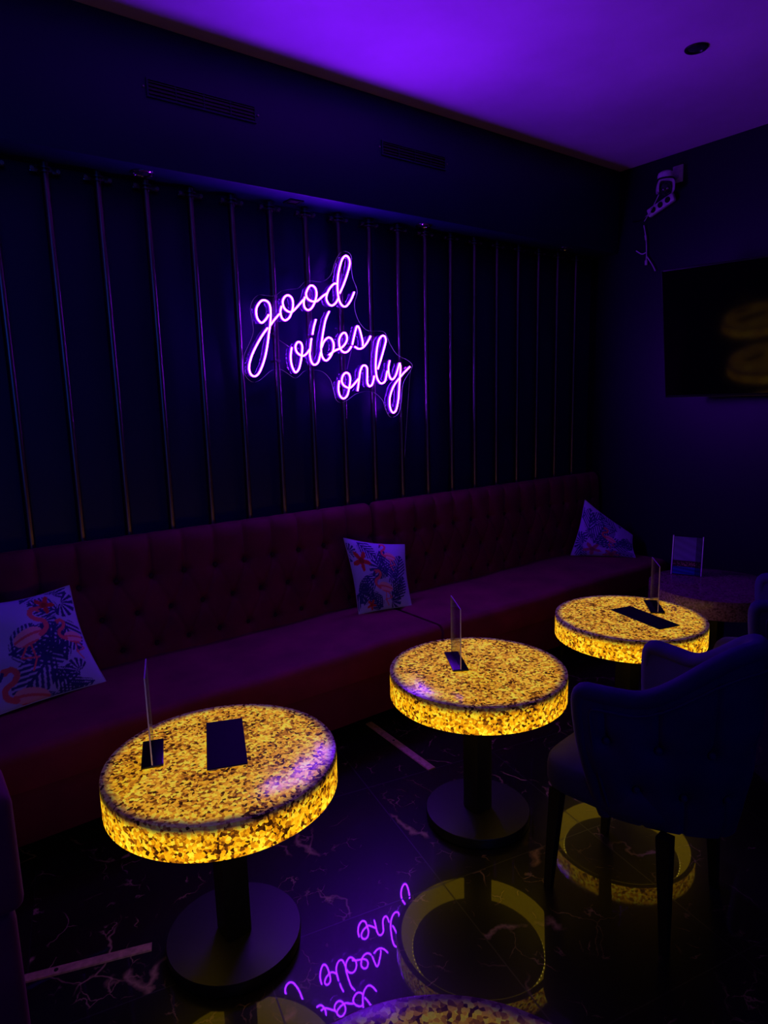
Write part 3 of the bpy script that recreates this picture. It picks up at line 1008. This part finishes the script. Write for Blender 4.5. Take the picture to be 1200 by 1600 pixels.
# ------------------------------------------------------------------ armchairs
def make_chair(label, cat_group):
    t = root('armchair', label, 'armchair', (0, 0, 0), 0, cat_group)
    path = catmull([(-.268, .066, 0), (-.257, .0, 0), (-.234, -.078, 0), (-.198, -.168, 0), (-.150, -.256, 0), (-.084, -.335, 0), (0, -.366, 0),
                    (.084, -.335, 0), (.150, -.256, 0), (.198, -.168, 0), (.234, -.078, 0), (.257, .0, 0), (.268, .066, 0)], .004)
    n = len(path)
    acc = [0.0]
    for a, b in zip(path[:-1], path[1:]): acc.append(acc[-1] + (b - a).length)
    L = acc[-1]

    def at(s):
        s = max(0, min(1, s)) * L
        lo = 0
        for k in range(n - 1):
            if acc[k + 1] >= s: lo = k; break
        f = (s - acc[lo]) / max(1e-9, acc[lo + 1] - acc[lo])
        p = path[lo].lerp(path[lo + 1], f)
        k0, k1 = max(0, lo - 6), min(n - 1, lo + 7)
        d = (path[k1] - path[k0]).normalized()
        return p, Vector((-d.y, d.x, 0)) * -1   # outward
    ZB = .352

    def top(s):
        q = abs(s - .5) * 2                       # 1 at arm fronts, 0 at back centre
        return .770 + .165 * (1 - smooth01(q, .10, .72))

    def outer(s, v, d=0.0):
        p, nr = at(s)
        g = 1 - (1 - v) ** 1.7
        k = .70 + .30 * g
        ky = .86 + .14 * g
        q = abs(s - .5) * 2
        z = ZB + (top(s) - ZB) * v
        yy = p.y * ky - .05 * (1 - g) * max(0, (p.y + .366) / .432)
        return Vector((p.x * k, yy, z)) + nr * d
    rows = ((.63, 0.0), (.48, .5))
    COLS = 7

    def dent(s, z, tz):
        d = 0.0
        u = (s - .5) * COLS
        for zr, ph in rows:
            du = ((u - ph) - round(u - ph)) * L / COLS
            rr = du * du + (z - zr) ** 2
            d += .020 * math.exp(-rr / .018 ** 2) + .014 * math.exp(-rr / .05 ** 2)
        du = (u - round(u)) * L / COLS
        if z > rows[0][0]: d += .010 * math.exp(-(du / .007) ** 2)
        du2 = (u - .5 - round(u - .5)) * L / COLS
        if z < rows[1][0]: d += .010 * math.exp(-(du2 / .007) ** 2)
        return d
    NU, NV = 150, 60
    bm = bmesh.new()
    O, I = [], []
    for i in range(NU):
        s = i / (NU - 1)
        o_, i_ = [], []
        for j in range(NV):
            v = j / (NV - 1)
            z = ZB + (top(s) - ZB) * v
            fade = min(1, min(s, 1 - s) / .03) * smooth01(1 - v, 0.02, .12)
            o_.append(bm.verts.new(outer(s, v, -dent(s, z, 0) * fade + .012 * math.sin(PI * v) * fade)))
            i_.append(bm.verts.new(outer(s, v, -.050 - .010 * math.sin(PI * v))))
        O.append(o_); I.append(i_)
    for i in range(NU - 1):
        for j in range(NV - 1):
            bm.faces.new((O[i][j], O[i + 1][j], O[i + 1][j + 1], O[i][j + 1]))
            bm.faces.new((I[i][j], I[i][j + 1], I[i + 1][j + 1], I[i + 1][j]))
        bm.faces.new((O[i][NV - 1], O[i + 1][NV - 1], I[i + 1][NV - 1], I[i][NV - 1]))
        bm.faces.new((O[i][0], I[i][0], I[i + 1][0], O[i + 1][0]))
    for i in (0, NU - 1):
        for j in range(NV - 1):
            bm.faces.new((O[i][j], O[i][j + 1], I[i][j + 1], I[i][j]))
    back = link('backrest', bm, M['navyvelvet'], t, 50)
    # padded roll round the rim and down the arm fronts
    bm = bmesh.new()
    per = [outer(0, v / 24, -.025) for v in range(0, 24)]
    per += [outer(k / 110, 1, -.025) for k in range(0, 111)]
    per += [outer(1, 1 - v / 24, -.025) for v in range(1, 25)]
    sm = per
    for _ in range(4):
        sm = [sm[0]] + [(sm[k - 1] + sm[k] * 2 + sm[k + 1]) / 4 for k in range(1, len(sm) - 1)] + [sm[-1]]
    tube(bm, sm, .030, 16)
    link('edge_roll', bm, M['navyvelvet'], back, 60)
    bm = bmesh.new()
    pip = [outer(.035, .05 + v / 24 * .87, .004) for v in range(0, 24)]
    pip += [outer(.035 + k / 110 * .93, .915, .006) for k in range(0, 111)]
    pip += [outer(.965, .92 - v / 24 * .87, .004) for v in range(1, 25)]
    for _ in range(4):
        pip = [pip[0]] + [(pip[k - 1] + pip[k] * 2 + pip[k + 1]) / 4 for k in range(1, len(pip) - 1)] + [pip[-1]]
    tube(bm, pip, .0045, 8)
    link('piping', bm, M['navyvelvet'], back, 60)
    proto = None
    for zr, ph in rows:
        for k in range(-4, 5):
            s = .5 + (k + ph) / COLS
            if not .06 < s < .94: continue
            v = (zr - ZB) / (top(s) - ZB)
            p = outer(s, v, -.010)
            if proto is None:
                bm = bmesh.new(); ball(bm, (0, 0, 0), .011, (1, 1, 1), 12)
                proto = b = link('button', bm, M['navyvelvet'], back)
            else:
                b = proto.copy(); COL.objects.link(b); b.parent = back
            b.location = p
    # seat cushion
    bm = bmesh.new()

    def plan(a, k):
        c_, s_ = math.cos(a), math.sin(a)
        e = 0.5
        x = (abs(c_) ** e) * (1 if c_ > 0 else -1) * (.206 + .026 * s_)
        y = (abs(s_) ** e) * (1 if s_ > 0 else -1) * .222 + .024
        return Vector((x * k, y * k, 0))
    prof = [(.0, .365), (.90, .365), (.97, .372), (1.0, .395), (1.0, .44), (.985, .462), (.94, .474), (.75, .482), (.4, .486), (0, .487)]
    S = 72
    rings = []
    for k, z in prof:
        rings.append([bm.verts.new(plan(2 * PI * q / S, k) + Vector((0, 0, z))) for q in range(S)] if k > 0 else [bm.verts.new((0, .024, z))] * S)
    for A, B in zip(rings[:-1], rings[1:]):
        for q in range(S):
            u = []
            for vv in (A[q], A[(q + 1) % S], B[(q + 1) % S], B[q]):
                if vv not in u: u.append(vv)
            bm.faces.new(u)
    link('seat', bm, M['navyvelvet'], t, 50)
    for sx in (-1, 1):
        for sy in (-1, 1):
            bm = bmesh.new()
            r = bmesh.ops.create_cone(bm, cap_ends=True, segments=4, radius1=.017, radius2=.029, depth=.37)
            bmesh.ops.rotate(bm, cent=(0, 0, 0), matrix=Matrix.Rotation(PI / 4, 3, 'Z'), verts=bm.verts)
            for v in bm.verts:
                if v.co.z < 0:
                    v.co.x += sx * .012; v.co.y += sy * .02
            bmesh.ops.translate(bm, vec=(sx * .185, sy * .18 - .004, .1855), verts=bm.verts)
            link('leg', bm, M['blackwood'], t, 30)
    return t


ch = make_chair('dark blue tufted armchair turned to the middle glowing table, filling the right edge', 'navy velvet armchairs')
ch.location = (1.19, -2.13, 0); ch.rotation_euler = (0, 0, R(7))
ch2 = copy_tree(ch)
ch2.location = (2.42, -2.036, 0); ch2.rotation_euler = (0, 0, R(21))
ch2['label'] = 'dark blue armchair mostly cut off, facing the farthest glowing table'

# plum lounge chair cut by the left photo edge
lc = root('lounge_chair', 'plum velvet lounge chair cut off by the left edge, left of the lower left table', 'lounge chair', (-.872, -1.72, 0), 0)
bm = bmesh.new()
box(bm, (0, -.26, .905), (.605, .15, .22), .02, 4)
link('head_cushion', bm, M['plum'], lc)
bm = bmesh.new()
box(bm, (0, -.26, .445), (.575, .14, .70), .02, 3)
link('backrest', bm, M['plum'], lc)
bm = bmesh.new()
box(bm, (0, .07, .36), (.56, .52, .16), .04, 4)
link('seat', bm, M['plum'], lc)
for sx in (-1, 1):
    for sy in (-.28, .28):
        bm = bmesh.new()
        cyl(bm, (sx * .24, sy, .14 if sy > 0 else .06), .014, .28 if sy > 0 else .115, 14, .02)
        link('leg', bm, M['blackwood'], lc)

# ------------------------------------------------------------------ copper strips on the floor
def strip(a, b, w, label):
    a, b = Vector((*a, 0)), Vector((*b, 0))
    d = b - a
    c = (a + b) / 2
    t = root('floor_strip', label, 'strip', (c.x, c.y, 0), math.atan2(d.y, d.x), 'copper strips on the floor')
    bm = bmesh.new()
    prof = [(-w / 2, .0004), (-w / 2 + .003, .004), (-w * .12, .0052), (w * .12, .0052), (w / 2 - .003, .004), (w / 2, .0004)]
    ln = d.length
    V = [[bm.verts.new((x, y, z)) for y, z in prof] for x in (-ln / 2, ln / 2)]
    for k in range(5): bm.faces.new((V[0][k], V[0][k + 1], V[1][k + 1], V[1][k]))
    bm.faces.new((V[0][0], V[1][0], V[1][5], V[0][5]))
    bm.faces.new(V[0]); bm.faces.new(V[1][::-1])
    link('profile', bm, M['stripcopper'], t, 20)
    bm = bmesh.new()
    cyl(bm, (-.04, 0, .0052), .0065, .0012, 16)
    link('screw', bm, M['blackplastic'], t)
    return t


strip((-.63, -1.209), (-.195, -1.362), .035, 'copper strip on the marble beside the foot of the lower left table')
strip((1.172, -.62), (1.139, -1.158), .042, 'copper strip on the marble running under the sofa, left of the middle table')

# ------------------------------------------------------------------ vents, spots and wall gear
def vent(x0, x1, z0, z1, label):
    w, h = x1 - x0, z1 - z0
    t = root('air_vent', label, 'vent', ((x0 + x1) / 2, YS, (z0 + z1) / 2), 0, 'black air vents in the soffit')
    bm = bmesh.new()
    b = .008
    for c, s in (((0, -.004, h / 2 - b / 2), (w, .008, b)), ((0, -.004, -h / 2 + b / 2), (w, .008, b)),
                 ((-w / 2 + b / 2, -.004, 0), (b, .008, h - 2 * b)), ((w / 2 - b / 2, -.004, 0), (b, .008, h - 2 * b))):
        box(bm, c, s)
    for k in (-1, 0, 1):
        box(bm, (k * w / 4, -.004, 0), (.005, .006, h - 2 * b))
    link('frame', bm, M['navy'], t, 0)
    bm = bmesh.new()
    box(bm, (0, -.001, 0), (w - .01, .0012, h - .01))
    link('backing', bm, M['blackplastic'], t, 0)
    for k in range(4):
        bm = bmesh.new()
        box(bm, (0, -.005, -h / 2 + b + (h - 2 * b) * (k + .5) / 4), (w - 2 * b, .008, .0035), rot=Matrix.Rotation(R(0), 3, 'X'))
        link('slat', bm, M['ventslat'], t, 0)
    for s in (-1, 1):
        bm = bmesh.new()
        ball(bm, (s * (w / 2 + .012), -.003, 0), .005, (1, .6, 1), 10)
        link('screw', bm, M['steel'], t)
    return t


M['ventslat'] = plain('dark_vent_metal', (0.03, 0.028, 0.035), 0.3, 0.6)
vent(.394, .903, 2.957, 3.033, 'long dark air vent high on the soffit at the left')
vent(1.64, 2.10, 2.957, 3.033, 'faint dark air vent on the soffit, above and right of the neon sign')


def spot(x, y, z, label, square=False, r=.05):
    t = root('recessed_spotlight', label, 'spotlight', (x, y, z), 0, 'recessed spotlights' if not square else None)
    bm = bmesh.new()
    if square:
        for a in range(4):
            rot = Matrix.Rotation(a * PI / 2, 3, 'Z')
            box(bm, rot @ Vector((0, r - .007, -.003)), (2 * r, .014, .006) if a % 2 == 0 else (.014, 2 * r - .028, .006))
    else:
        lathe(bm, [(r, -.0005), (r, -.004), (r - .004, -.0075), (r - .013, -.006), (r - .016, -.0005)], 40)
    link('bezel', bm, M['chrome'] if not square else M['ventslat'], t, 40)
    bm = bmesh.new()
    if square: box(bm, (0, 0, -.0015), (2 * r - .03, 2 * r - .03, .002))
    else: lathe(bm, [(0, -.009), (r * .3, -.008), (r - .017, -.003), (r - .017, -.0005), (0, -.0005)], 32, close=False)
    link('lens', bm, M['lens'] if not square else M['steel'], t, 40)
    return t


spot(.382, -.132, ZS, 'round chrome spotlight under the left end of the soffit')
spot(2.04, -.105, ZS, 'round chrome spotlight under the soffit just right of the neon sign')
spot(3.303, -.148, ZS, 'round chrome spotlight under the soffit nearest the right corner')
spot(1.155, -.112, ZS, 'square dark spotlight under the soffit above the neon word good', True, .04)
cs = spot(2.576, -1.448, ZC, 'round dark unlit downlight in the purple ceiling', False, .052)
for o in bpy.data.objects:
    if o.parent == cs and o.name.startswith('bezel'):
        o.data = o.data.copy(); o.data.materials.clear(); o.data.materials.append(M['ventslat'])

# security camera on the right wall
cam_t = root('security_camera', 'white security camera on a wall bracket high in the right corner', 'camera', (3.808, -.676, 3.09))
bm = bmesh.new()
box(bm, (-.006, 0, .02), (.012, .075, .11), .006, 2)
box(bm, (-.05, .005, .0), (.09, .03, .028), .008, 2)
link('bracket', bm, M['white'], cam_t)
CX, CY, CZ = -.115, .022, -.02
bm = bmesh.new()
lathe(bm, [(0, .045), (.03, .044), (.047, .034), (.052, .018), (.052, .0), (0, .0)], 40, (CX, CY, CZ), False)
link('cap', bm, M['white'], cam_t)
bm = bmesh.new()
lathe(bm, [(.053, -.002), (.056, -.004), (.056, -.010), (.05, -.012), (.05, -.002)], 40, (CX, CY, CZ))
link('collar', bm, M['blackplastic'], cam_t)
bm = bmesh.new()
Y0 = Matrix.Rotation(R(-53), 3, 'Z')
up = [Vector((-.047, 0, -.085)), Vector((-.049, 0, -.05)), Vector((-.042, 0, -.022)), Vector((-.02, 0, -.012)), Vector((.02, 0, -.012)), Vector((.042, 0, -.022)), Vector((.049, 0, -.05)), Vector((.047, 0, -.085))]
cur = catmull(up, .006)
W = .034
prev = None
for i, p in enumerate(cur):
    c = Y0 @ p
    d = (cur[min(len(cur) - 1, i + 1)] - cur[max(0, i - 1)]).normalized()
    nr = Y0 @ Vector((-d.z, 0, d.x))
    sd = Y0 @ Vector((0, 1, 0))
    ring = [bm.verts.new(Vector((CX, CY, CZ)) + c + nr * a * .006 + sd * b * W) for a, b in ((-1, -1), (1, -1), (1, 1), (-1, 1))]
    if prev:
        for k in range(4): bm.faces.new((prev[k], ring[k], ring[(k + 1) % 4], prev[(k + 1) % 4]))
    else: bm.faces.new(ring)
    prev = ring
bm.faces.new(prev[::-1])
link('yoke', bm, M['white'], cam_t, 40)
bm = bmesh.new()
ball(bm, (CX, CY, CZ - .062), .039, (1, 1, 1.05), 28)
ey = link('camera_ball', bm, M['lens'], cam_t, 60)
bm = bmesh.new()
d = Vector((-.6, -.75, -.35)).normalized()
ball(bm, Vector((CX, CY, CZ - .062)) + d * .036, .009, (1, 1, 1), 14)
link('lens', bm, M['chrome'], ey)

# power strip hanging beside the camera
pst = root('power_strip', 'white power strip tilted on the wall just below the security camera', 'power strip', (3.785, -.582, 2.93))
pst.rotation_euler = (R(-21), 0, 0)
bm = bmesh.new()
box(bm, (-.012, 0, 0), (.034, .20, .058), .010, 3)
link('casing', bm, M['white'], pst)
for k in range(3):
    bm = bmesh.new()
    y = -.058 + k * .056
    cyl(bm, (-.029, y, 0), .0195, .003, 24, axis='x')
    so = link('socket', bm, M['blackplastic'], pst)
bm = bmesh.new()
tube(bm, catmull([(-.012, .10, 0), (-.012, .14, -.004), (-.002, .19, .004), (.006, .23, .03)], .01), .004, 8)
link('lead', bm, M['blackplastic'], pst)

cc = root('camera_cable', 'thin white cable slanting down from the security camera', 'cable', (3.688, -.62, 2.97))
bm = bmesh.new()
tube(bm, catmull([(-.03, -.01, .0), (.02, .06, -.052), (.09, .165, -.115)], .01), .0028, 8)
link('cord', bm, M['cable_white'], cc)

hc = root('hanging_cable', 'white connector cable dangling above the television corner', 'cable', (3.785, -.41, 2.58))
K = Vector((3.785, -.41, 2.58))


def hcab(nm, pts, r, rads=None):
    bm = bmesh.new()
    c = catmull([Vector(p) - K for p in pts], .008)
    tube(bm, c, r, 8)
    return link(nm, bm, M['cable_white'], hc)
hcab('cord', [(3.785, -0.448, 2.831), (3.785, -0.466, 2.751), (3.785, -0.474, 2.685), (3.785, -0.477, 2.620)], .0035)
hcab('splice', [(3.785, -0.463, 2.760), (3.785, -0.469, 2.729)], .0065)
hcab('branch', [(3.785, -0.476, 2.646), (3.785, -0.441, 2.639), (3.785, -0.395, 2.669)], .004)
hcab('branch', [(3.785, -0.477, 2.620), (3.785, -0.519, 2.561), (3.785, -0.550, 2.508)], .004)
hcab('plug', [(3.785, -0.476, 2.590), (3.785, -0.477, 2.559)], .009)
hcab('branch', [(3.785, -0.477, 2.624), (3.785, -0.476, 2.607), (3.785, -0.476, 2.590)], .0035)


wst = root('wall_sensor', 'tiny white square sensor on the right wall near the corner', 'sensor', (3.808, -.183, 2.729))
bm = bmesh.new(); box(bm, (-.006, 0, 0), (.012, .03, .03), .003, 2); link('housing', bm, M['white'], wst)
bm = bmesh.new(); cyl(bm, (-.0125, 0, 0), .006, .002, 14, axis='x'); link('button', bm, M['lens'], wst)

# television, swivelled and tipped down on an arm
tv = root('television', 'black flat television on the right wall tipped downwards, mirroring the glowing tables', 'television')
tilt_, yaw_, Wt, Ht = R(14.5), R(13.5), 1.43, .80
along = Vector((math.sin(yaw_), -math.cos(yaw_), 0))
nrm0 = Vector((-math.cos(yaw_), -math.sin(yaw_), 0))
upv = Vector((0, 0, 1)) * math.cos(tilt_) + nrm0 * math.sin(tilt_)
nv = along.cross(upv)
if nv.x > 0: nv = -nv
BLc = Vector((3.480, -0.847, 1.633))
ctr = BLc + along * Wt / 2 + upv * Ht / 2
rotm = Matrix((along, upv, -along.cross(upv) if nv.dot(along.cross(upv)) < 0 else along.cross(upv))).transposed()
tv.matrix_world = Matrix.Translation(ctr) @ rotm.to_4x4()
sgn = 1 if (rotm @ Vector((0, 0, 1))).dot(nv) > 0 else -1
bm = bmesh.new()
box(bm, (0, 0, -sgn * .022), (Wt, Ht, .036), .006, 2)
link('housing', bm, M['blackplastic'], tv)
bm = bmesh.new()
box(bm, (0, .004, -sgn * .002), (Wt - .014, Ht - .024, .004))
link('screen', bm, M['screen'], tv, 0)
bm = bmesh.new()
for c, s in (((0, Ht / 2 - .002, sgn * .001), (Wt, .005, .004)), ((0, -Ht / 2 + .002, sgn * .001), (Wt, .005, .004)),
             ((-Wt / 2 + .002, 0, sgn * .001), (.004, Ht - .01, .004)), ((Wt / 2 - .002, 0, sgn * .001), (.004, Ht - .01, .004))):
    box(bm, c, s)
link('bezel', bm, M['ventslat'], tv, 0)
inv = tv.matrix_world.inverted()
bm = bmesh.new()
a = Vector((0, 0, -sgn * .04)); b = inv @ Vector((3.80, ctr.y - .1, ctr.z))
tube(bm, [a, (a + b) / 2 + inv.to_3x3() @ Vector((0, .06, 0)), b], .02, 12)
link('mount_arm', bm, M['black'], tv)

# ------------------------------------------------------------------ light
def area(name, loc, target, size, power, col, sy=None):
    l = bpy.data.lights.new(name, 'AREA')
    l.energy = power; l.color = col; l.size = size
    if sy: l.shape = 'RECTANGLE'; l.size_y = sy
    o = bpy.data.objects.new(name, l)
    COL.objects.link(o)
    o.location = loc
    o.rotation_euler = (Vector(target) - Vector(loc)).to_track_quat('-Z', 'Y').to_euler()
    return o


g = area('blue_room_light', (-1.3, -5.6, 2.5), (-0.5, 0.0, 1.2), 2.0, 4.6, (0.015, 0.10, 1.0))
g.data.spread = R(80)
g = area('added_violet_fill', (1.35, -0.135, 2.26), (1.35, -0.135 - .85, 2.26 + .53), 0.5, 4.0, (0.25, 0.002, 1.0), 0.05)  # added light with no lamp of its own, boosts the sign's violet on the ceiling
g.data.spread = R(125)


w = bpy.data.worlds.new('night'); scene.world = w
w.use_nodes = True
w.node_tree.nodes['Background'].inputs[0].default_value = (0.0008, 0.0006, 0.002, 1)
w.node_tree.nodes['Background'].inputs[1].default_value = 1.0

# ------------------------------------------------------------------ camera
cd = bpy.data.cameras.new('camera')
co = bpy.data.objects.new('camera', cd)
COL.objects.link(co)
yaw, pit, rol, f = .6418, .1672, -.0255, 1032.4745
F = Vector((math.sin(yaw) * math.cos(pit), math.cos(yaw) * math.cos(pit), -math.sin(pit)))
r_ = Vector((math.cos(yaw), -math.sin(yaw), 0)); u_ = r_.cross(F)
rr = r_ * math.cos(rol) + u_ * math.sin(rol); uu = -r_ * math.sin(rol) + u_ * math.cos(rol)
mw = Matrix((rr, uu, -F)).transposed().to_4x4()
mw.translation = Vector((-.6701, -3.2634, 1.66))
co.matrix_world = mw
cd.sensor_fit = 'VERTICAL'; cd.sensor_height = 36.0
cd.lens = f / 1600 * 36.0
cd.clip_start = 0.02
scene.camera = co

scene.view_settings.view_transform = 'Standard'
scene.view_settings.look = 'None'
scene.view_settings.exposure = 0.0
scene.view_settings.gamma = 1.0
scene.view_settings.use_curve_mapping = False
cy = scene.cycles
cy.use_denoising = True
cy.sample_clamp_indirect = 6.0
cy.caustics_reflective = False
cy.caustics_refractive = False
cy.max_bounces = 8
cy.transparent_max_bounces = 16
